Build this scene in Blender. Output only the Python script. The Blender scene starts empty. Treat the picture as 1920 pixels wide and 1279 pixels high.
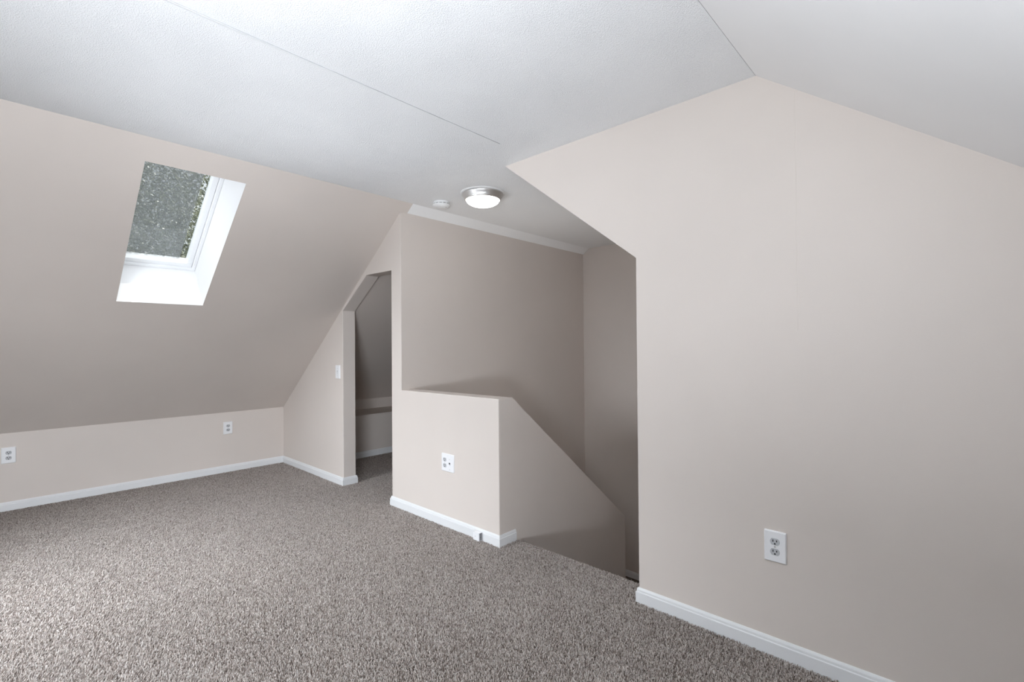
import bpy, bmesh, math, random
import numpy as np
from mathutils import Vector, Matrix

random.seed(7)
C = bpy.context.scene.collection
scn = bpy.context.scene

# ------------------------------------------------------------------ camera
# room axes: X runs along the wall with the stair opening, Y into the stairwell
F_PX, YAW, PITCH, ROLL, CAM_H = 898.436, 0.749677, 0.010189, -0.007563, 1.2
cam_data = bpy.data.cameras.new('camera')
cam_data.sensor_fit = 'HORIZONTAL'
cam_data.sensor_width = 36.0
cam_data.lens = 36.0 * F_PX / 1920.0
cam_data.clip_start = 0.02
cam = bpy.data.objects.new('camera', cam_data)
C.objects.link(cam)
fw = Vector((-math.sin(YAW) * math.cos(PITCH), math.cos(YAW) * math.cos(PITCH), math.sin(PITCH)))
rt = Vector((math.cos(YAW), math.sin(YAW), 0))
up = rt.cross(fw)
r2 = rt * math.cos(ROLL) + up * math.sin(ROLL)
u2 = -rt * math.sin(ROLL) + up * math.cos(ROLL)
cam.matrix_world = Matrix(((r2.x, u2.x, -fw.x, 0), (r2.y, u2.y, -fw.y, 0), (r2.z, u2.z, -fw.z, CAM_H), (0, 0, 0, 1)))
scn.camera = cam

# ------------------------------------------------------------------ world, sun, daylight, fill lamps, exposure
scn.view_settings.view_transform = 'Standard'
scn.view_settings.look = 'None'
scn.view_settings.exposure = 0.0
scn.view_settings.gamma = 1.0
scn.view_settings.use_curve_mapping = False
scn.cycles.use_denoising = True
scn.cycles.max_bounces = 16
scn.cycles.diffuse_bounces = 10
scn.cycles.transparent_max_bounces = 12
scn.cycles.sample_clamp_indirect = 6.0
scn.cycles.caustics_reflective = False
scn.cycles.caustics_refractive = False

world = bpy.data.worlds.new('world')
scn.world = world
world.use_nodes = True
wn = world.node_tree
bg = wn.nodes['Background']
bg.inputs['Color'].default_value = (0.66, 0.71, 0.76, 1)
bg.inputs['Strength'].default_value = 1.25

sun_d = bpy.data.lights.new('sun', 'SUN')
sun_d.energy = 13.0
sun_d.color = (1.0, 0.97, 0.92)
sun_d.angle = math.radians(0.6)
sun = bpy.data.objects.new('sun', sun_d)
C.objects.link(sun)
SUN_DIR = Vector((0.276, -0.60, -0.75))          # direction the light travels
sun.rotation_euler = SUN_DIR.to_track_quat('-Z', 'Y').to_euler()
sun.location = (-6, 4, 8)

def area_light(name, loc, target, sx, sy, power, color):
    l = bpy.data.lights.new(name, 'AREA')
    l.shape = 'RECTANGLE'
    l.size, l.size_y = sx, sy
    l.energy = power
    l.color = color
    o = bpy.data.objects.new(name, l)
    C.objects.link(o)
    o.location = loc
    o.rotation_euler = (Vector(target) - Vector(loc)).to_track_quat('-Z', 'Y').to_euler()
    return o

DAY = (0.90, 0.955, 1.02)
# bright open sky up behind the skylight, and the sky outside the gable window behind the camera; the other area lamps are added fill
area_light('skylight_daylight', (-3.9, 0.8, 5.4), (-3.65, 0.8, 1.9), 2.4, 2.4, 130, DAY)
lw = area_light('left_fill', (-3.3, -1.0, 1.45), (-3.05, 0.75, 0.0), 0.8, 0.8, 28, DAY)  # unseen fill lamp added on the left; no window is built there
lw.data.spread = math.radians(100)
sh = area_light('skylight_shaft_fill', (-3.64, 0.526, 1.985), (-3.64, 2.0, 1.985), 0.78, 0.26, 2.0, DAY)  # lamp added on the hidden shaft wall, stands in for light bounced there
_v = Vector((1, 0, 0.75566)).normalized(); _n = Vector((-0.75566, 0, 1)).normalized()   # along and across the roof
sh.matrix_world = Matrix(((_v.x, -_n.x, 0, -3.64), (0, 0, -1, 0.526), (_v.z, -_n.z, 0, 1.985), (0, 0, 0, 1)))
area_light('gable_window_daylight', (-2.8, -4.3, 1.9), (-2.8, -2.9, 1.3), 2.2, 1.7, 18, DAY)
rfill = area_light('right_fill', (1.25, -1.5, 1.05), (-5.0, 0.7, 1.0), 0.9, 1.0, 110, DAY)  # unseen side fill lamp added to brighten the left slope; no dormer exists
rfill.data.spread = math.radians(85)
area_light('bounce_fill', (-0.55, -0.4, 1.3), (-0.42, -0.1, 2.3), 1.0, 1.0, 62, DAY)  # unseen uplight added behind the camera, fills the room off the ceiling

sb = area_light('floor_bounce_fill', (-2.9, -0.84, 0.06), (-2.2, 1.5, 2.27), 0.5, 0.7, 4.6, DAY)  # added lamp near the floor, lifts the ceiling in place of carpet bounce
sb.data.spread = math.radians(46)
dn = area_light('stairwell_fill', (-2.6, 2.85, -1.0), (-2.45, 2.95, 2.2), 0.6, 0.9, 2.25, (1.0, 0.96, 0.91))  # unseen lamp added behind the half wall to lift the stairwell ceiling
dn.data.spread = math.radians(60)

# ------------------------------------------------------------------ measures (metres)
D = 2.054            # room face of the wall with the opening
WT = 0.118           # its thickness
X0, K = -5.2063, 0.5761       # left knee wall
X1, CZ = -2.968, 2.2675       # left edge of the flat ceiling, ceiling height
X2 = -0.576                   # right edge of the flat ceiling
ML, MR = 0.75566, 0.7678
XR = X2 + (CZ - K) / MR       # right knee wall
X3, X4 = -1.9633, -1.1088     # clipped corner of the opening, right jamb
Z4 = CZ - MR * (X4 - X3)
X5, X6, X8 = -3.171, -3.0435, -2.0263   # door jamb, stairwell wall, half wall end
HW = 0.8825
YR = -3.1            # gable wall behind the camera
YB = 4.44            # end wall of the stairwell
YE = 2.222           # top edge of the stairs
LAND = -1.185

# ------------------------------------------------------------------ materials
def new_mat(name):
    m = bpy.data.materials.new(name)
    m.use_nodes = True
    nt = m.node_tree
    return m, nt, nt.nodes['Principled BSDF']

def N(nt, typ, **kw):
    n = nt.nodes.new(typ)
    for k, v in kw.items():
        setattr(n, k, v)
    return n

def paint(name, col, rough, bump_scale, bump_strength, dist, blotch=0.02, spec=0.3):
    m, nt, b = new_mat(name)
    b.inputs['Roughness'].default_value = rough
    b.inputs['Specular IOR Level'].default_value = spec
    tc = N(nt, 'ShaderNodeTexCoord')
    n1 = N(nt, 'ShaderNodeTexNoise'); n1.inputs['Scale'].default_value = 1.7; n1.inputs['Detail'].default_value = 3
    nt.links.new(tc.outputs['Object'], n1.inputs['Vector'])
    r = N(nt, 'ShaderNodeValToRGB')
    r.color_ramp.elements[0].position = 0.3; r.color_ramp.elements[1].position = 0.7
    r.color_ramp.elements[0].color = tuple(c * (1 - blotch) for c in col) + (1,)
    r.color_ramp.elements[1].color = tuple(min(1, c * (1 + blotch)) for c in col) + (1,)
    nt.links.new(n1.outputs['Fac'], r.inputs['Fac'])
    nt.links.new(r.outputs['Color'], b.inputs['Base Color'])
    n2 = N(nt, 'ShaderNodeTexNoise'); n2.inputs['Scale'].default_value = bump_scale; n2.inputs['Detail'].default_value = 4
    nt.links.new(tc.outputs['Object'], n2.inputs['Vector'])
    bp = N(nt, 'ShaderNodeBump'); bp.inputs['Strength'].default_value = bump_strength; bp.inputs['Distance'].default_value = dist
    nt.links.new(n2.outputs['Fac'], bp.inputs['Height'])
    nt.links.new(bp.outputs['Normal'], b.inputs['Normal'])
    return m

def plain(name, col, rough=0.4, metal=0.0, spec=0.5, noise=0.0, emit=None, estr=0.0):
    m, nt, b = new_mat(name)
    b.inputs['Base Color'].default_value = tuple(col) + (1,)
    b.inputs['Roughness'].default_value = rough
    b.inputs['Metallic'].default_value = metal
    b.inputs['Specular IOR Level'].default_value = spec
    if noise:
        tc = N(nt, 'ShaderNodeTexCoord')
        n1 = N(nt, 'ShaderNodeTexNoise'); n1.inputs['Scale'].default_value = 60
        nt.links.new(tc.outputs['Object'], n1.inputs['Vector'])
        mx = N(nt, 'ShaderNodeMapRange')
        mx.inputs['To Min'].default_value = max(0, rough - noise); mx.inputs['To Max'].default_value = min(1, rough + noise)
        nt.links.new(n1.outputs['Fac'], mx.inputs['Value'])
        nt.links.new(mx.outputs['Result'], b.inputs['Roughness'])
    if emit:
        b.inputs['Emission Color'].default_value = tuple(emit) + (1,)
        b.inputs['Emission Strength'].default_value = estr
    return m

WALLP = paint('beige_wall_paint', (0.668, 0.609, 0.564), 0.55, 260, 0.12, 0.002)
WHITEP = paint('white_slope_paint', (0.88, 0.885, 0.89), 0.6, 260, 0.08, 0.002)
SHAFTP = paint('white_shaft_paint', (0.78, 0.78, 0.785), 0.5, 200, 0.05, 0.001)
TRIM = plain('white_trim_enamel', (0.75, 0.76, 0.77), 0.32, noise=0.05)
PLATE = plain('white_plate_plastic', (0.84, 0.845, 0.86), 0.3, noise=0.04)
RECEPT = plain('pale_grey_receptacle_plastic', (0.50, 0.51, 0.53), 0.35, noise=0.04)
SLOT = plain('dark_slot', (0.03, 0.03, 0.032), 0.6, noise=0.05)
SCREW = plain('screw_metal', (0.6, 0.6, 0.6), 0.35, metal=0.8, noise=0.05)
NICKEL = plain('brushed_nickel', (0.74, 0.73, 0.72), 0.45, metal=1.0, noise=0.08)
DOME = plain('lit_opal_glass', (0.9, 0.9, 0.88), 0.25, emit=(1.0, 0.97, 0.92), estr=7.0, noise=0.05)
DETP = plain('detector_plastic', (0.78, 0.785, 0.79), 0.4, noise=0.05)
VENT = plain('detector_vent', (0.08, 0.08, 0.085), 0.6, noise=0.05)
JACKG = plain('grey_jack_side', (0.20, 0.20, 0.21), 0.45, noise=0.05)

# textured ceiling
def ceiling_mat():
    m, nt, b = new_mat('textured_ceiling_paint')
    b.inputs['Base Color'].default_value = (0.88, 0.89, 0.90, 1)
    b.inputs['Roughness'].default_value = 0.75
    b.inputs['Specular IOR Level'].default_value = 0.2
    tc = N(nt, 'ShaderNodeTexCoord')
    v = N(nt, 'ShaderNodeTexNoise'); v.inputs['Scale'].default_value = 210; v.inputs['Detail'].default_value = 3; v.inputs['Roughness'].default_value = 0.7
    patch = N(nt, 'ShaderNodeTexNoise'); patch.inputs['Scale'].default_value = 5; patch.inputs['Detail'].default_value = 2
    nt.links.new(tc.outputs['Object'], v.inputs['Vector'])
    nt.links.new(tc.outputs['Object'], patch.inputs['Vector'])
    mr = N(nt, 'ShaderNodeMapRange'); mr.inputs['From Min'].default_value = 0.35; mr.inputs['From Max'].default_value = 0.65
    mr.inputs['To Min'].default_value = 0.6; mr.inputs['To Max'].default_value = 1.0
    nt.links.new(patch.outputs['Fac'], mr.inputs['Value'])
    r = N(nt, 'ShaderNodeMapRange'); r.inputs['From Min'].default_value = 0.42; r.inputs['From Max'].default_value = 0.68
    nt.links.new(v.outputs['Fac'], r.inputs['Value'])
    mul = N(nt, 'ShaderNodeMath', operation='MULTIPLY')
    nt.links.new(r.outputs['Result'], mul.inputs[0]); nt.links.new(mr.outputs['Result'], mul.inputs[1])
    bp = N(nt, 'ShaderNodeBump'); bp.inputs['Strength'].default_value = 0.6; bp.inputs['Distance'].default_value = 0.003
    nt.links.new(mul.outputs[0], bp.inputs['Height'])
    nt.links.new(bp.outputs['Normal'], b.inputs['Normal'])
    return m
CEILP = ceiling_mat()

# carpet: pile colour comes from a per-tuft colour attribute, the backing is speckled
def carpet_mats():
    m, nt, b = new_mat('taupe_carpet_pile')
    at = N(nt, 'ShaderNodeAttribute'); at.attribute_name = 'tuft'
    nt.links.new(at.outputs['Color'], b.inputs['Base Color'])
    b.inputs['Roughness'].default_value = 0.9
    b.inputs['Specular IOR Level'].default_value = 0.1
    b.inputs['Sheen Weight'].default_value = 0.6
    b.inputs['Sheen Tint'].default_value = (1.0, 0.94, 0.90, 1)
    b.inputs['Sheen Roughness'].default_value = 0.45
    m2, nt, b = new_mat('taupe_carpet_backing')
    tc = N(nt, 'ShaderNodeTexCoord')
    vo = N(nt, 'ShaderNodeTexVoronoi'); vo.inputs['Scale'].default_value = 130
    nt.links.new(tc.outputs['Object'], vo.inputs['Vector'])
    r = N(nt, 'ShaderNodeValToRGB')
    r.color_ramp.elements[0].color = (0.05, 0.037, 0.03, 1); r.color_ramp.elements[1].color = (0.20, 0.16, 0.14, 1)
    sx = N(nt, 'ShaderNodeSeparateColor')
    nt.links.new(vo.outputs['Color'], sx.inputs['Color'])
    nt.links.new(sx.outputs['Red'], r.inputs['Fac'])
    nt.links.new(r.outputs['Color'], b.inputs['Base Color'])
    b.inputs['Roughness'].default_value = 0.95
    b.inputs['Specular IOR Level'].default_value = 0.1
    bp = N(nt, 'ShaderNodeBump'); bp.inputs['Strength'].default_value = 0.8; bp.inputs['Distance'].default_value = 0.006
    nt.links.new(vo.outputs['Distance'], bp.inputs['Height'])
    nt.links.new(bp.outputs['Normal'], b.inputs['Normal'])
    return m, m2
PILE, BACKING = carpet_mats()

# window glass: clear with a faint reflection
def glass_mat():
    m, nt, b = new_mat('skylight_glass')
    nt.nodes.remove(b)
    out = nt.nodes['Material Output']
    tr = N(nt, 'ShaderNodeBsdfTransparent'); tr.inputs['Color'].default_value = (0.95, 0.96, 0.955, 1)
    gl = N(nt, 'ShaderNodeBsdfGlossy'); gl.inputs['Roughness'].default_value = 0.02
    lw = N(nt, 'ShaderNodeLayerWeight'); lw.inputs['Blend'].default_value = 0.15
    pw = N(nt, 'ShaderNodeMath', operation='POWER'); pw.inputs[1].default_value = 3.0
    nt.links.new(lw.outputs['Facing'], pw.inputs[0])
    fr = N(nt, 'ShaderNodeMath', operation='MULTIPLY_ADD'); fr.inputs[1].default_value = 0.5; fr.inputs[2].default_value = 0.03
    nt.links.new(pw.outputs[0], fr.inputs[0])
    mx = N(nt, 'ShaderNodeMixShader')
    nt.links.new(fr.outputs[0], mx.inputs['Fac'])
    nt.links.new(tr.outputs['BSDF'], mx.inputs[1]); nt.links.new(gl.outputs['BSDF'], mx.inputs[2])
    nt.links.new(mx.outputs['Shader'], out.inputs['Surface'])
    return m
GLASS = glass_mat()

def screen_mat():
    m, nt, b = new_mat('grey_insect_screen')
    out = nt.nodes['Material Output']
    b.inputs['Base Color'].default_value = (0.26, 0.27, 0.28, 1)
    b.inputs['Roughness'].default_value = 0.8
    tr = N(nt, 'ShaderNodeBsdfTransparent')
    tc = N(nt, 'ShaderNodeTexCoord')
    n1 = N(nt, 'ShaderNodeTexNoise'); n1.inputs['Scale'].default_value = 70; n1.inputs['Detail'].default_value = 3
    nt.links.new(tc.outputs['Object'], n1.inputs['Vector'])
    mr = N(nt, 'ShaderNodeMapRange'); mr.inputs['From Min'].default_value = 0.3; mr.inputs['From Max'].default_value = 0.7
    mr.inputs['To Min'].default_value = 0.3; mr.inputs['To Max'].default_value = 0.6
    nt.links.new(n1.outputs['Fac'], mr.inputs['Value'])
    mx = N(nt, 'ShaderNodeMixShader')
    nt.links.new(mr.outputs['Result'], mx.inputs['Fac'])
    nt.links.new(tr.outputs['BSDF'], mx.inputs[1]); nt.links.new(b.outputs['BSDF'], mx.inputs[2])
    nt.links.new(mx.outputs['Shader'], out.inputs['Surface'])
    return m
SCREEN = screen_mat()

def leaf_mat(name, c0, c1):
    m, nt, b = new_mat(name)
    b.inputs['Roughness'].default_value = 0.5
    tc = N(nt, 'ShaderNodeTexCoord')
    n1 = N(nt, 'ShaderNodeTexNoise'); n1.inputs['Scale'].default_value = 2.2; n1.inputs['Detail'].default_value = 5
    nt.links.new(tc.outputs['Object'], n1.inputs['Vector'])
    r = N(nt, 'ShaderNodeValToRGB')
    r.color_ramp.elements[0].position = 0.35; r.color_ramp.elements[1].position = 0.65
    r.color_ramp.elements[0].color = c0 + (1,); r.color_ramp.elements[1].color = c1 + (1,)
    nt.links.new(n1.outputs['Fac'], r.inputs['Fac'])
    nt.links.new(r.outputs['Color'], b.inputs['Base Color'])
    return m
LEAF = leaf_mat('green_leaves', (0.10, 0.12, 0.085), (0.29, 0.31, 0.22))
BARK = paint('tree_bark', (0.10, 0.08, 0.06), 0.9, 20, 0.6, 0.02, blotch=0.3)
LAWN = paint('lawn', (0.06, 0.09, 0.035), 0.9, 30, 0.5, 0.02, blotch=0.3)

# ------------------------------------------------------------------ mesh helpers
def obj(name, bm, mats, parent=None, bevel=0.0, smooth=False, seg=2, ang=35):
    bmesh.ops.recalc_face_normals(bm, faces=bm.faces[:])
    me = bpy.data.meshes.new(name)
    bm.to_mesh(me); bm.free()
    if not isinstance(mats, (list, tuple)): mats = [mats]
    for m in mats: me.materials.append(m)
    o = bpy.data.objects.new(name, me)
    C.objects.link(o)
    if parent is not None: o.parent = parent
    if smooth:
        for p in me.polygons: p.use_smooth = True
        me.set_sharp_from_angle(angle=math.radians(ang))
    if bevel:
        b = o.modifiers.new('bevel', 'BEVEL')
        b.width = bevel; b.segments = seg; b.limit_method = 'ANGLE'; b.angle_limit = math.radians(30)
    return o

def structure(o, label=None):
    o['kind'] = 'structure'
    if label: o['label'] = label
    return o

def box(bm, x0, x1, y0, y1, z0, z1, mi=0):
    v = [bm.verts.new((x, y, z)) for z in (z0, z1) for y in (y0, y1) for x in (x0, x1)]
    for f in ((0, 1, 3, 2), (4, 6, 7, 5), (0, 4, 5, 1), (2, 3, 7, 6), (0, 2, 6, 4), (1, 5, 7, 3)):
        fc = bm.faces.new([v[i] for i in f]); fc.material_index = mi
    return v

def prism(bm, pts, vec, mi=0):
    """closed outline (3-D points in one plane) extruded by vec"""
    vec = Vector(vec)
    a = [bm.verts.new(p) for p in pts]
    b = [bm.verts.new(Vector(p) + vec) for p in pts]
    n = len(pts)
    fs = [bm.faces.new(a), bm.faces.new(b[::-1])]
    for i in range(n):
        fs.append(bm.faces.new((a[i], b[i], b[(i + 1) % n], a[(i + 1) % n])))
    for f in fs: f.material_index = mi
    return fs

def lathe(bm, prof, seg=48, axis=None, mi=0):
    """profile [(r, z)] turned about z (then mapped through axis matrix)"""
    rings = []
    for r, z in prof:
        if r < 1e-6:
            rings.append([bm.verts.new((0, 0, z))])
        else:
            rings.append([bm.verts.new((r * math.cos(2 * math.pi * i / seg), r * math.sin(2 * math.pi * i / seg), z)) for i in range(seg)])
    for A, B in zip(rings[:-1], rings[1:]):
        for i in range(seg):
            j = (i + 1) % seg
            if len(A) == 1 and len(B) == 1: continue
            if len(A) == 1: f = bm.faces.new((A[0], B[i], B[j]))
            elif len(B) == 1: f = bm.faces.new((A[i], B[0], A[j]))
            else: f = bm.faces.new((A[i], B[i], B[j], A[j]))
            f.material_index = mi

def empty(name, loc, rot=(0, 0, 0)):
    o = bpy.data.objects.new(name, None)
    o.empty_display_size = 0.05
    C.objects.link(o)
    o.location = loc; o.rotation_euler = rot
    return o

def thing(name, label, cat, loc, rot=(0, 0, 0), group=None):
    o = empty(name, loc, rot)
    o['label'] = label; o['category'] = cat
    if group: o['group'] = group
    return o

# ------------------------------------------------------------------ floor with its pile
def leanfield(x, y):
    """how far the pile was last brushed one way (+1) or the other (-1): strokes out from the knee wall, and by the stairs"""
    edge = X0 + 0.60 + 0.16 * np.sin(9.5 * y + 1.1 * np.sin(3.1 * y)) + 0.10 * np.sin(23.0 * y + 2.0 * x) + 0.09 * np.sin(41.0 * y - 3.0 * x)
    t = np.clip((x - edge) / 0.40 + 0.5, 0, 1)
    t = t * t * (3 - 2 * t)
    e2 = -2.15 + 0.25 * np.sin(4.1 * y + 0.8) + 0.12 * np.sin(13.0 * y - 4.0 * x)
    q = np.clip((x - e2) / 1.1 + 0.5, 0, 1)
    q = q * q * (3 - 2 * q)
    st = np.sin(1.5 * x + 2.3 * y + 1.2 * np.sin(2.3 * y + 0.7 * x)) * np.sin(3.7 * y - 2.9 * x + 1.3 * np.sin(2.1 * x))
    st = st + 0.5 * np.sin(7.3 * x + 5.1 * y + 2.0 * np.sin(3.3 * y)) * np.sin(4.9 * x - 8.3 * y)
    return np.clip(-t * (1 - 0.92 * q) + 0.35 * st * t, -1, 0.15)

def build_floor():
    bm = bmesh.new()
    t = -0.0085
    box(bm, X0 - 0.1, XR + 0.1, YR - 0.1, D + 0.06, -0.25, t)
    box(bm, X0 - 0.1, X6 - 0.02, D + 0.06, YB + 0.1, -0.25, t)      # through the doorway
    # landing strip in the stair opening with a rounded carpeted edge
    prof = [(D + 0.06, t), (YE - 0.03, t), (YE - 0.012, t - 0.004), (YE, t - 0.016), (YE, -0.25), (D + 0.06, -0.25)]
    prism(bm, [(X8 - 0.06, y, z) for y, z in prof], (X4 - X8 + 0.12, 0, 0))
    o = obj('floor', bm, BACKING)
    structure(o, 'taupe speckled cut pile carpet')
    # pile: one stuff part of the floor
    rng = np.random.default_rng(3)
    s = 0.0051
    def patch(xa, xb, ya, yb):
        nx, ny = int((xb - xa) / s), int((yb - ya) / s)
        gx, gy = np.meshgrid(np.arange(nx) + 0.5, np.arange(ny) + 0.5)
        px = xa + (gx + rng.uniform(-0.48, 0.48, gx.shape)) * s
        py = ya + (gy + rng.uniform(-0.48, 0.48, gy.shape)) * s
        return np.stack([px.ravel(), py.ravel()], 1)
    P = np.concatenate([patch(X0 + 0.012, 0.35, -0.55, D - 0.012),
                        patch(-3.91, X5 - 0.012, D - 0.012, D + WT),
                        patch(-4.74, X5 - 0.012, D + WT, 3.6),
                        patch(X8 + 0.012, X4 - 0.004, D - 0.012, YE + 0.001)])
    n = len(P)
    rad = rng.uniform(0.0021, 0.0034, n)
    h = rng.uniform(0.0075, 0.0115, n)
    lf = leanfield(P[:, 0], P[:, 1])
    ang = rng.uniform(0, 2 * np.pi, n)
    lean = rng.uniform(0.0, 0.0065, n)
    lx = lean * np.cos(ang) + 0.0062 * lf * 0.78
    ly = lean * np.sin(ang) - 0.0062 * lf * 0.62
    base = -0.0095
    over = P[:, 1] > YE - 0.03
    zoff = np.where(over & (P[:, 0] > X8) & (P[:, 0] < X4), -0.35 * (P[:, 1] - (YE - 0.03)), 0.0)
    V = np.zeros((n, 6, 3))
    tw = rng.uniform(0, 2 * np.pi, n)
    tz = base + h * np.sqrt(np.clip(1 - (0.0062 * lf / h) ** 2, 0.3, 1)) + zoff
    rt2 = rad * rng.uniform(0.45, 0.75, n)
    tilt = rng.uniform(-0.0016, 0.0016, (3, n))
    for k in range(3):
        V[:, k, 0] = P[:, 0] + rad * np.cos(tw + k * 2.0944)
        V[:, k, 1] = P[:, 1] + rad * np.sin(tw + k * 2.0944)
        V[:, k, 2] = base + zoff
        V[:, 3 + k, 0] = P[:, 0] + lx + rt2 * np.cos(tw + 0.7 + k * 2.0944)
        V[:, 3 + k, 1] = P[:, 1] + ly + rt2 * np.sin(tw + 0.7 + k * 2.0944)
        V[:, 3 + k, 2] = tz + tilt[k]
    idx = np.arange(n)[:, None] * 6
    lp = np.concatenate([idx + np.array([0, 1, 4, 3]), idx + np.array([1, 2, 5, 4]), idx + np.array([2, 0, 3, 5]), idx + np.array([3, 4, 5])], 1).reshape(-1)
    me = bpy.data.meshes.new('carpet_pile')
    me.vertices.add(n * 6)
    me.vertices.foreach_set('co', V.reshape(-1).astype(np.float32))
    me.loops.add(n * 15)
    me.loops.foreach_set('vertex_index', lp.astype(np.int32))
    me.polygons.add(n * 4)
    me.polygons.foreach_set('loop_start', (np.arange(n)[:, None] * 15 + np.array([0, 4, 8, 12])).reshape(-1).astype(np.int32))
    me.update(calc_edges=True)
    # yarn colours: mixed taupe, brown and pale grey strands
    pal = np.array(YARN)
    pick = rng.choice(len(pal), n, p=YARN_P)
    col = pal[pick] * rng.uniform(0.85, 1.15, (n, 1))
    colv = np.repeat(np.concatenate([col, np.ones((n, 1))], 1), 6, 0).clip(0, 1)
    ca = me.color_attributes.new('tuft', 'FLOAT_COLOR', 'POINT')
    ca.data.foreach_set('color', colv.reshape(-1).astype(np.float32))
    me.materials.append(PILE)
    p = bpy.data.objects.new('carpet_pile', me)
    C.objects.link(p)
    p.parent = o
    p['kind'] = 'stuff'
YARN = [(0.50, 0.447, 0.408), (0.37, 0.316, 0.282), (0.24, 0.195, 0.168), (0.60, 0.553, 0.52), (0.14, 0.106, 0.088)]
YARN_P = [0.28, 0.27, 0.20, 0.15, 0.10]
build_floor()

# ------------------------------------------------------------------ ceiling and roof slopes
bm = bmesh.new()
box(bm, X1 - 0.02, X2 + 0.02, YR - 0.1, YB + 0.1, CZ + 0.012, CZ + 0.15)
JX, JY, JW = -1.756, 1.805, 0.0012                # the open panel joint running towards the stairs
box(bm, X1 - 0.02, JX - JW, YR - 0.1, YB + 0.1, CZ, CZ + 0.012)
box(bm, JX + JW, X2 - 0.0012, YR - 0.1, D + 0.06, CZ, CZ + 0.012)      # open joint along the right slope
box(bm, JX + JW, X2 + 0.02, D + 0.06, YB + 0.1, CZ, CZ + 0.012)
box(bm, JX - JW, JX + JW, JY, YB + 0.1, CZ, CZ + 0.012)
# slightly proud taped edge along the joint
prism(bm, [(JX - 0.012, YR, CZ + 0.001), (JX - 0.012, YR, CZ - 0.0002), (JX - JW, YR, CZ - 0.0022), (JX - JW, YR, CZ + 0.001)], (0, JY - YR, 0))
structure(obj('ceiling', bm, CEILP), 'flat white textured ceiling with a taped joint')

def slope_slab(name, xs, ys, zfun, normal, thick, hole=None, white=None, mats=(WALLP, SHAFTP, WHITEP)):
    bm = bmesh.new()
    g = [[bm.verts.new((x, y, zfun(x))) for y in ys] for x in xs]
    nv = Vector(normal) * thick
    g2 = [[bm.verts.new(v.co + nv) for v in row] for row in g]
    cells = {(i, j) for i in range(len(xs) - 1) for j in range(len(ys) - 1)}
    if hole: cells -= {hole}
    for (i, j) in cells:
        f = bm.faces.new((g[i][j], g[i + 1][j], g[i + 1][j + 1], g[i][j + 1]))
        if white and white(i, j): f.material_index = 2
        bm.faces.new((g2[i][j], g2[i][j + 1], g2[i + 1][j + 1], g2[i + 1][j]))
        for (di, dj, a, b) in ((-1, 0, (0, 0), (0, 1)), (1, 0, (1, 0), (1, 1)), (0, -1, (0, 0), (1, 0)), (0, 1, (0, 1), (1, 1))):
            if (i + di, j + dj) not in cells:
                p, q = (i + a[0], j + a[1]), (i + b[0], j + b[1])
                f = bm.faces.new((g[p[0]][p[1]], g[q[0]][q[1]], g2[q[0]][q[1]], g2[p[0]][p[1]]))
                if hole and (i + di, j + dj) == hole: f.material_index = 1
    return obj(name, bm, list(mats))

nl = Vector((-ML, 0, 1)).normalized()
CS = 1 / math.hypot(ML, 1)
zl = lambda x: K + ML * (x - X0)
SKX0, SKX1, SKY0, SKY1 = -3.974, -3.088, 0.522, 1.006
SHD = 0.40                       # thickness of the roof build-up
xs = [X0 - 0.12, SKX0, SKX1, -3.06, X1]
ys = [YR - 0.1, SKY0, SKY1, D + 0.06, YB + 0.1]
structure(slope_slab('wall_left_slope', xs, ys, zl, nl, SHD, hole=(1, 1), white=lambda i, j: i == 3 and j == 3),
          'beige sloping wall under the roof with the skylight shaft')
nr = Vector((MR, 0, 1)).normalized()
structure(slope_slab('wall_right_slope', [X2, XR + 0.12], [YR - 0.1, D + 0.06], lambda x: CZ - MR * (x - X2), nr, 0.2, mats=(WHITEP, SHAFTP, WHITEP)),
          'smooth white sloping ceiling on the right')

# ------------------------------------------------------------------ walls
def wallobj(name, bm, label=None, bevel=0.004):
    return structure(obj(name, bm, WALLP, bevel=bevel), label)

bm = bmesh.new(); box(bm, X0 - 0.12, X0, YR - 0.1, YB + 0.1, -0.2, K + 0.02)
wallobj('wall_left', bm, 'low beige knee wall under the sloping wall', bevel=0)
bm = bmesh.new(); box(bm, XR, XR + 0.12, YR - 0.1, D + 0.06, -0.2, K + 0.02)
wallobj('wall_right', bm, bevel=0)

DL, DK = -3.9265, (-3.5345, 1.787)      # door opening
bm = bmesh.new()
pl = [(X0 - 0.05, -0.2), (DL, -0.2), (DL - 0.004, 1.517), DK, (X5, 1.785), (X5, -0.2), (X8, -0.2), (X8, HW - 0.002), (X6, HW - 0.006),
      (X6, zl(X6) + 0.012), (X0 - 0.05, zl(X0 - 0.05) + 0.012)]
prism(bm, [(x, D, z) for x, z in pl], (0, WT, 0))
wallobj('wall_front', bm, 'beige wall with the clipped doorway and the half wall by the stairs')
bm = bmesh.new()
pr = [(X4, -0.25), (XR + 0.05, -0.25), (XR + 0.05, K), (X2, CZ + 0.012), (X3, CZ + 0.004), (X4, Z4)]
prism(bm, [(x, D, z) for x, z in pr], (0, WT, 0))
# faint taped board joint
prism(bm, [(-0.446, D + 0.001, 1.25), (-0.441, D - 0.0007, 1.25), (-0.436, D + 0.001, 1.25)], (0, 0, 0.905))
wallobj('wall_front_right', bm, 'large beige wall right of the stair opening')

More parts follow.
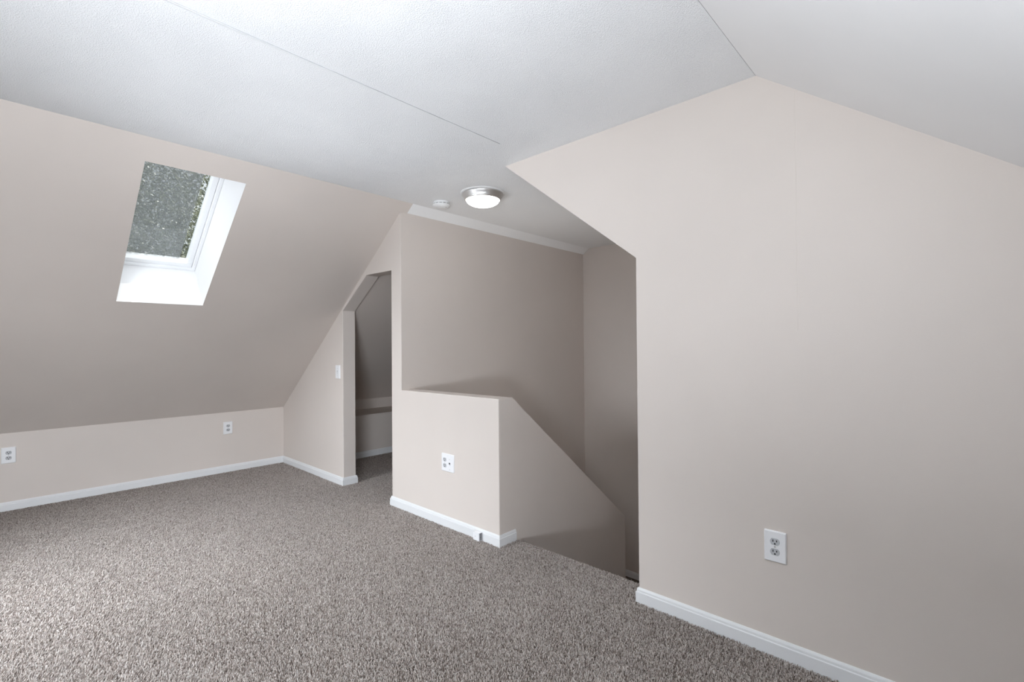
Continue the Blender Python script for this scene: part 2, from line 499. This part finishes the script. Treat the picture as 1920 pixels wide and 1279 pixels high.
# gable wall behind the camera, with a window
GX0, GX1, GZ0, GZ1 = -3.7, -1.9, 0.70, 2.0
bm = bmesh.new()
box(bm, X0 - 0.1, GX0, YR - 0.15, YR, -0.2, CZ + 0.1)
box(bm, GX1, XR + 0.1, YR - 0.15, YR, -0.2, CZ + 0.1)
box(bm, GX0, GX1, YR - 0.15, YR, -0.2, GZ0)
box(bm, GX0, GX1, YR - 0.15, YR, GZ1, CZ + 0.1)
wallobj('wall_rear', bm, bevel=0)

# stairwell
bm = bmesh.new(); box(bm, X5 + 0.004, X6 + 0.0006, D + 0.012, YB + 0.1, -2.6, zl(X6) + 0.02)
wallobj('wall_stairwell_left', bm, 'tall beige wall along the stairwell', bevel=0)
bm = bmesh.new(); box(bm, X5, X4 + 0.15, YB, YB + 0.12, -2.6, CZ + 0.02)
wallobj('wall_stairwell_end', bm, 'beige end wall of the stairwell', bevel=0)
bm = bmesh.new(); box(bm, X4, X4 + 0.12, D + WT, YB + 0.02, -2.6, CZ + 0.02)
wallobj('wall_stairwell_right', bm, bevel=0)
bm = bmesh.new()
ys0 = D + WT
prism(bm, [(X8 - 0.124, y, z) for y, z in ((D + 0.012, HW - 0.0025), (ys0 + 0.004, HW - 0.0025), (3.5277, -0.206), (3.5277, -2.6), (D + 0.012, -2.6))], (0.1246, 0, 0))
wallobj('wall_stair_side', bm, 'beige sloping side wall beside the stairs', bevel=0.004)
bm = bmesh.new(); box(bm, X5 - 1.9, X5, YB, YB + 0.12, -0.2, CZ)
wallobj('wall_closet_end', bm, bevel=0)

# stairs and landing below
bm = bmesh.new()
nst, rise, run = 6, -LAND / 6, 0.245
y = YE
pts = []
for i in range(1, nst):
    pts += [(YE + (i - 1) * run, -i * rise), (YE + i * run, -i * rise)]
pts += [(YE + (nst - 1) * run, LAND), (YB, LAND), (YB, LAND - 0.25), (YE, LAND - 0.25)]
prism(bm, [(X8 + 0.001, y, z) for y, z in pts], (X4 - X8 - 0.002, 0, 0))
box(bm, X6, X8 + 0.001, 3.53, YB, LAND - 0.25, LAND)
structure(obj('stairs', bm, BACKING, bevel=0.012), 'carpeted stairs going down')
bm = bmesh.new(); box(bm, X5, X4 + 0.15, D, YB + 0.1, -2.75, -2.6)
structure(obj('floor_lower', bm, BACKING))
bm = bmesh.new(); box(bm, X5, X4 + 0.12, D, D + WT, -2.6, -0.25)
wallobj('wall_stairwell_front', bm, bevel=0)

# closet ledge
bm = bmesh.new()
box(bm, X0, -4.752, D + WT + 0.01, YB, -0.2, 0.445)
structure(obj('trim_ledge', bm, WALLP, bevel=0.004), 'boxed ledge in the dim space past the doorway')
bm = bmesh.new()
box(bm, X0, -4.744, D + WT + 0.01, YB, 0.445, 0.459)
structure(obj('trim_ledge_cap', bm, WALLP, bevel=0.004))

# ------------------------------------------------------------------ baseboards
def sweep_profile(path, prof):
    """path: xy points, solid lies to the RIGHT of the walking direction... the room is on the left; prof: [(out, z)]"""
    bm = bmesh.new()
    P = [Vector((p[0], p[1])) for p in path]
    n = len(P)
    dirs = [(P[i + 1] - P[i]).normalized() for i in range(n - 1)]
    rings = []
    for i in range(n):
        if i == 0: d = dirs[0]; off = Vector((-d.y, d.x))
        elif i == n - 1: d = dirs[-1]; off = Vector((-d.y, d.x))
        else:
            a = Vector((-dirs[i - 1].y, dirs[i - 1].x)); b = Vector((-dirs[i].y, dirs[i].x))
            off = (a + b) / (1 + a.dot(b))
        rings.append([bm.verts.new((P[i].x + off.x * o, P[i].y + off.y * o, z)) for o, z in prof])
    m = len(prof)
    for A, B in zip(rings[:-1], rings[1:]):
        for k in range(m):
            bm.faces.new((A[k], A[(k + 1) % m], B[(k + 1) % m], B[k]))
    bm.faces.new(rings[0]); bm.faces.new(rings[-1][::-1])
    return bm
BH = 0.0645
BB = [(0, -0.02), (0.0125, -0.02), (0.0125, BH * 0.68), (0.0118, BH * 0.71), (0.0085, BH * 0.735), (0.0085, BH * 0.79), (0.0078, BH * 0.87),
      (0.0055, BH * 0.95), (0.0035, BH), (0, BH)]
def baseboard(name, path, label, z=0.0, mat=TRIM):
    o = obj(name, sweep_profile(path, [(a, b + z) for a, b in BB]), mat)
    return structure(o, label)
# walking so that the room is on the left hand
baseboard('baseboard_left', [(X0, D), (X0, YR)], 'white baseboard along the left knee wall')
baseboard('baseboard_front', [(DL - 0.05, D + WT), (DL, D + WT), (DL, D), (X0 + 0.0125, D)], 'white baseboard from the corner round the door jamb')
baseboard('baseboard_half_wall', [(X8, D + 0.139), (X8, D), (X5, D), (X5, D + WT + 0.2)], 'white baseboard around the half wall')
baseboard('baseboard_front_right', [(XR, D), (X4, D), (X4, D + 0.05)], 'white baseboard along the right wall')
baseboard('baseboard_right', [(XR, YR), (XR, D - 0.013)], None)
baseboard('baseboard_rear', [(X0 + 0.013, YR), (XR - 0.013, YR)], None)
baseboard('baseboard_closet', [(-4.752, YB), (-4.752, D + WT + 0.01)], 'baseboard of the boxed ledge')
baseboard('baseboard_landing', [(X4, YB), (X6, YB)], 'baseboard at the foot of the stairwell end wall', z=LAND)

# ------------------------------------------------------------------ skylight
uy = Vector((0, 1, 0)); vs = Vector((1, 0, ML)).normalized()
SO = Vector((SKX0, SKY0, zl(SKX0)))
SW, SLN = SKY1 - SKY0, (SKX1 - SKX0) / CS
w1 = empty('window_1', SO)
w1.matrix_world = Matrix(((0, vs.x, nl.x, SO.x), (1, 0, 0, SO.y), (0, vs.z, nl.z, SO.z), (0, 0, 0, 1)))
structure(w1, 'skylight with a white frame in the sloping wall')
def ring(bm, u0, u1, v0, v1, w, n0, n1):
    box(bm, u0, u1, v0, v0 + w, n0, n1); box(bm, u0, u1, v1 - w, v1, n0, n1)
    box(bm, u0, u0 + w, v0 + w, v1 - w, n0, n1); box(bm, u1 - w, u1, v0 + w, v1 - w, n0, n1)
bm = bmesh.new()
ring(bm, 0.001, SW - 0.001, 0.001, SLN - 0.001, 0.022, 0.335, 0.43)
obj('window_frame', bm, TRIM, w1, bevel=0.003)
bm = bmesh.new()
ring(bm, 0.024, SW - 0.024, 0.024, SLN - 0.024, 0.034, 0.35, 0.41)
obj('sash', bm, TRIM, w1, bevel=0.004)
bm = bmesh.new()
box(bm, 0.05, SW - 0.05, 0.05, SLN - 0.05, 0.384, 0.390)
obj('glass_pane', bm, GLASS, w1)
bm = bmesh.new()
box(bm, 0.056, SW - 0.098, 0.056, SLN - 0.056, 0.3955, 0.3965)
obj('insect_screen', bm, SCREEN, w1)

# gable window behind the camera
w2 = empty('window_2', (GX0, YR, GZ0)); structure(w2)
bm = bmesh.new()
def ring_xz(bm, x0, x1, z0, z1, w, y0, y1):
    box(bm, x0, x1, y0, y1, z0, z0 + w); box(bm, x0, x1, y0, y1, z1 - w, z1)
    box(bm, x0, x0 + w, y0, y1, z0 + w, z1 - w); box(bm, x1 - w, x1, y0, y1, z0 + w, z1 - w)
gw, gh = GX1 - GX0, GZ1 - GZ0
ring_xz(bm, 0.001, gw - 0.001, 0.001, gh - 0.001, 0.045, -0.11, -0.03)
box(bm, gw / 2 - 0.02, gw / 2 + 0.02, -0.10, -0.04, 0.045, gh - 0.045)
obj('window_frame', bm, TRIM, w2, bevel=0.003)
bm = bmesh.new(); box(bm, 0.04, gw / 2 - 0.018, -0.075, -0.069, 0.04, gh - 0.04); obj('glass_pane', bm, GLASS, w2)
bm = bmesh.new(); box(bm, gw / 2 + 0.018, gw - 0.04, -0.075, -0.069, 0.04, gh - 0.04); obj('glass_pane', bm, GLASS, w2)

# ------------------------------------------------------------------ outlets (local frame: x right, z up, +y into the wall, plate in front)
def slab_round(bm, w, h, y0, y1, r, seg=5, cx=0, cz=0, inset=0.0):
    """rounded rectangle plate, front face (y0) may be inset = chamfered edge"""
    def outl(w, h, r, y):
        pts = []
        for sx, sz, a0 in ((1, 1, 0), (-1, 1, 90), (-1, -1, 180), (1, -1, 270)):
            for k in range(seg + 1):
                a = math.radians(a0 + 90 * k / seg)
                pts.append((cx + sx * (w / 2 - r) + r * math.cos(a), y, cz + sz * (h / 2 - r) + r * math.sin(a)))
        return [bm.verts.new(p) for p in pts]
    back = outl(w, h, r, y1)
    mid = outl(w, h, r, y0 + (y1 - y0) * 0.45) if inset else None
    front = outl(w - 2 * inset, h - 2 * inset, max(r - inset * 0.5, 0.0005), y0)
    L = [back] + ([mid] if mid else []) + [front]
    n = len(back)
    for A, B in zip(L[:-1], L[1:]):
        for i in range(n): bm.faces.new((A[i], A[(i + 1) % n], B[(i + 1) % n], B[i]))
    bm.faces.new(front); bm.faces.new(back[::-1])

def recept_bm(cx, cz, y0, y1, R=0.0173, flat=0.0135, seg=40):
    bm = bmesh.new()
    pf, pb = [], []
    for i in range(seg):
        a = 2 * math.pi * i / seg
        x, z = R * math.cos(a), max(-flat, min(flat, R * math.sin(a)))
        pf.append(bm.verts.new((cx + x * 0.96, y0, cz + z * 0.96))); pb.append(bm.verts.new((cx + x, y1, cz + z)))
    bm.faces.new(pf); bm.faces.new(pb[::-1])
    for i in range(seg): bm.faces.new((pf[i], pf[(i + 1) % seg], pb[(i + 1) % seg], pb[i]))
    return bm

def add_receptacle(parent, cx, cz):
    rc = obj('receptacle', recept_bm(cx, cz, -0.0102, -0.0045), RECEPT, parent)
    for sx, hh in ((-0.0064, 0.0088), (0.0064, 0.0072)):
        bm = bmesh.new()
        box(bm, cx + sx - 0.0018, cx + sx + 0.0018, -0.0104, -0.006, cz + 0.0035 - hh / 2, cz + 0.0035 + hh / 2)
        obj('blade_slot', bm, SLOT, rc)
    bm = bmesh.new()
    slab_round(bm, 0.0062, 0.0062, -0.0104, -0.006, 0.0024, seg=4, cx=cx, cz=cz - 0.0075)
    obj('ground_hole', bm, SLOT, rc)
    # thin shadow gap round the receptacle
    return rc

def add_screw(parent, cx, cz, y=-0.0090):
    bm = bmesh.new()
    slab_round(bm, 0.0062, 0.0062, y - 0.0006, y + 0.002, 0.0030, seg=5, cx=cx, cz=cz)
    obj('screw', bm, SCREW, parent)

def make_outlet(label, loc, rotz, group):
    t = thing('wall_outlet', label, 'outlet', loc, (0, 0, rotz), group)
    bm = bmesh.new(); slab_round(bm, 0.078, 0.119, -0.0088, 0.0, 0.003, inset=0.0035)
    obj('cover_plate', bm, PLATE, t, smooth=True)
    add_receptacle(t, 0, 0.0195); add_receptacle(t, 0, -0.0195)
    add_screw(t, 0, 0.0)
    return t

def copy_thing(root, label, loc, rotz):
    r = root.copy(); C.objects.link(r)
    r.location = loc; r.rotation_euler = (0, 0, rotz); r['label'] = label
    for ch in root.children:
        c = ch.copy(); C.objects.link(c); c.parent = r
        for g in ch.children:
            d = g.copy(); C.objects.link(d); d.parent = c
    return r

GRP = 'single white duplex outlets on the walls'
o1 = make_outlet('white duplex outlet on the large beige wall right of the stairs', (-0.527, D, 0.417), 0, GRP)
o2 = copy_thing(o1, 'white duplex outlet on the left knee wall, at the left edge of the photo', (X0, 0.059, 0.411), math.pi / 2)
o3 = copy_thing(o1, 'white duplex outlet on the left knee wall near the corner by the doorway', (X0, 1.529, 0.425), math.pi / 2)

# two-gang plate on the half wall: duplex on the left, phone jack on the right
t = thing('combination_outlet', 'wide white two-gang plate with outlet and phone jack on the half wall', 'outlet', (-2.5015, D, 0.423))
bm = bmesh.new(); slab_round(bm, 0.125, 0.118, -0.0088, 0.0, 0.003, inset=0.0035)
obj('cover_plate', bm, PLATE, t, smooth=True)
add_receptacle(t, -0.026, 0.0195); add_receptacle(t, -0.026, -0.0195)
add_screw(t, -0.026, 0)
bm = bmesh.new(); slab_round(bm, 0.034, 0.034, -0.0100, -0.005, 0.003, inset=0.001, cx=0.024, cz=-0.009)
j = obj('phone_jack', bm, PLATE, t, smooth=True)
bm = bmesh.new(); box(bm, 0.0175, 0.0305, -0.0104, -0.0055, -0.006, 0.005); obj('jack_socket', bm, SLOT, j)
bm = bmesh.new(); box(bm, 0.0275, 0.0305, -0.0104, -0.0055, -0.012, -0.006); obj('jack_latch_slot', bm, SLOT, j)
add_screw(t, 0.024, 0.026); add_screw(t, 0.024, -0.042)

# light switch by the doorway
t = thing('light_switch', 'white toggle light switch on the wall beside the doorway', 'light switch', (-4.012, D, 0.982))
bm = bmesh.new(); slab_round(bm, 0.076, 0.118, -0.0088, 0.0, 0.003, inset=0.0035)
obj('cover_plate', bm, PLATE, t, smooth=True)
bm = bmesh.new(); slab_round(bm, 0.011, 0.025, -0.0100, -0.005, 0.001, cz=0)
obj('toggle_surround', bm, RECEPT, t)
bm = bmesh.new()
prism(bm, [(-0.004, -0.007, 0.005), (-0.004, -0.007, -0.006), (-0.004, -0.019, -0.013), (-0.004, -0.020, -0.008)], (0.008, 0, 0))
obj('toggle', bm, PLATE, t, bevel=0.001)
add_screw(t, 0, 0.030); add_screw(t, 0, -0.030)

# surface phone jack on the half wall's baseboard
t = thing('phone_jack_box', 'small white phone jack box mounted on the half wall baseboard', 'phone jack', (-2.193, D - 0.0125, 0.026))
bm = bmesh.new(); slab_round(bm, 0.056, 0.052, -0.026, 0.0, 0.003, inset=0.002)
jb = obj('box_body', bm, PLATE, t, smooth=True)
bm = bmesh.new(); box(bm, 0.0278, 0.0286, -0.022, -0.002, -0.022, 0.022)
jp = obj('side_panel', bm, JACKG, t)
jp['label'] = 'grey side face with the socket hole'
bm = bmesh.new(); slab_round(bm, 0.005, 0.005, -0.0025, 0.0025, 0.0024, cx=0, cz=0)
for v in bm.verts: v.co = Vector((0.0285 + v.co.y * 0.2, -0.014 + v.co.x, v.co.z - 0.004))
obj('socket_hole', bm, SLOT, jp)
add_screw(t, -0.006, 0.0, y=-0.0262)

# ------------------------------------------------------------------ ceiling light and smoke detector
LX, LY = -2.42, 2.31
t = thing('ceiling_light', 'lit round flush ceiling light with nickel rim above the stairs', 'ceiling light', (LX, LY, CZ))
bm = bmesh.new(); lathe(bm, [(0, 0), (0.156, 0), (0.156, -0.003), (0.150, -0.007), (0, -0.007)], 64)
obj('ceiling_plate', bm, DETP, t, smooth=True)
bm = bmesh.new(); lathe(bm, [(0.120, -0.006), (0.142, -0.006), (0.1445, -0.010), (0.143, -0.015), (0.136, -0.024), (0.130, -0.036), (0.127, -0.048), (0.1235, -0.051), (0.119, -0.050), (0.117, -0.044)], 64)
obj('nickel_rim', bm, NICKEL, t, smooth=True, ang=60)
bm = bmesh.new()
prof = [(0.1165, -0.040)] + [(0.1165 * math.cos(a), -0.047 - 0.046 * math.sin(a)) for a in [math.radians(d) for d in range(0, 90, 9)]] + [(0, -0.093)]
lathe(bm, prof, 64)
obj('glass_dome', bm, DOME, t, smooth=True)

t = thing('smoke_detector', 'round white smoke detector on the ceiling beside the lit light', 'smoke detector', (-2.789, 2.240, CZ))
bm = bmesh.new(); lathe(bm, [(0, 0), (0.058, 0), (0.060, -0.003), (0.060, -0.010), (0.056, -0.013), (0, -0.013)], 48)
obj('mounting_base', bm, DETP, t, smooth=True)
bm = bmesh.new(); lathe(bm, [(0.0, -0.012), (0.054, -0.012), (0.054, -0.021), (0, -0.021)], 48)
obj('vent_ring', bm, VENT, t, smooth=True)
for k in range(12):
    a = 2 * math.pi * k / 12
    bm = bmesh.new(); box(bm, 0.050, 0.0575, -0.0045, 0.0045, -0.021, -0.012)
    o = obj('vent_rib', bm, DETP, t); o.rotation_euler = (0, 0, a)
bm = bmesh.new(); lathe(bm, [(0.0, -0.018), (0.060, -0.018), (0.0635, -0.022), (0.063, -0.029), (0.056, -0.036), (0.040, -0.041), (0.022, -0.043), (0.020, -0.0445), (0, -0.045)], 48)
obj('cover', bm, DETP, t, smooth=True)
bm = bmesh.new(); lathe(bm, [(0, -0.0400), (0.008, -0.0400), (0.008, -0.0415), (0, -0.0425)], 20)
o = obj('test_button', bm, RECEPT, t, smooth=True); o.location = (0.036, 0.012, 0.0005)

# ------------------------------------------------------------------ outside: lawn and trees beyond the skylight
GZ = -5.6
bm = bmesh.new(); box(bm, -45, 12, -25, 30, GZ - 0.3, GZ)
structure(obj('ground', bm, LAWN))
def make_tree(label, x, y, h, cr, zc, leaf, seed, nleaf=5200, size=0.13):
    rng = np.random.default_rng(seed)
    t = thing('tree', label, 'tree', (x, y, GZ))
    bm = bmesh.new()
    prof = [(0.24, -0.1), (0.19, 0.5), (0.15, h * 0.45), (0.08, h * 0.8), (0.01, h * 0.95)]
    lathe(bm, prof, 12)
    obj('trunk', bm, BARK, t, smooth=True)
    # foliage in clumps
    nc = 46
    cl = rng.normal(size=(nc, 3)); cl /= np.linalg.norm(cl, axis=1)[:, None]
    cl *= rng.uniform(0.35, 1.0, (nc, 1)) ** 0.6
    cl *= np.array([cr, cr, (h - zc)])
    cl += np.array([0, 0, zc])
    ci = rng.integers(0, nc, nleaf)
    p = cl[ci] + rng.normal(size=(nleaf, 3)) * cr * 0.17
    a = rng.normal(size=(nleaf, 3)); a /= np.linalg.norm(a, axis=1)[:, None]
    b = np.cross(a, rng.normal(size=(nleaf, 3))); b /= np.linalg.norm(b, axis=1)[:, None]
    s = rng.uniform(0.6, 1.3, (nleaf, 1)) * size
    nrm = np.cross(a, b)
    V = np.stack([p - a * s, p + b * s * 0.42 + nrm * s * .12, p + a * s, p - b * s * 0.42 + nrm * s * .12], 1).reshape(-1, 3)
    me = bpy.data.meshes.new('foliage')
    me.vertices.add(len(V)); me.vertices.foreach_set('co', V.reshape(-1).astype(np.float32))
    me.loops.add(nleaf * 4); me.loops.foreach_set('vertex_index', np.arange(nleaf * 4).astype(np.int32))
    me.polygons.add(nleaf); me.polygons.foreach_set('loop_start', (np.arange(nleaf) * 4).astype(np.int32))
    me.update(calc_edges=True)
    me.materials.append(leaf)
    o = bpy.data.objects.new('foliage', me); C.objects.link(o); o.parent = t
    return t
make_tree('leafy green tree outside, seen through the skylight screen', -11.5, 2.5, 10.4, 3.0, 8.3, LEAF, 11, 95000, 0.034)
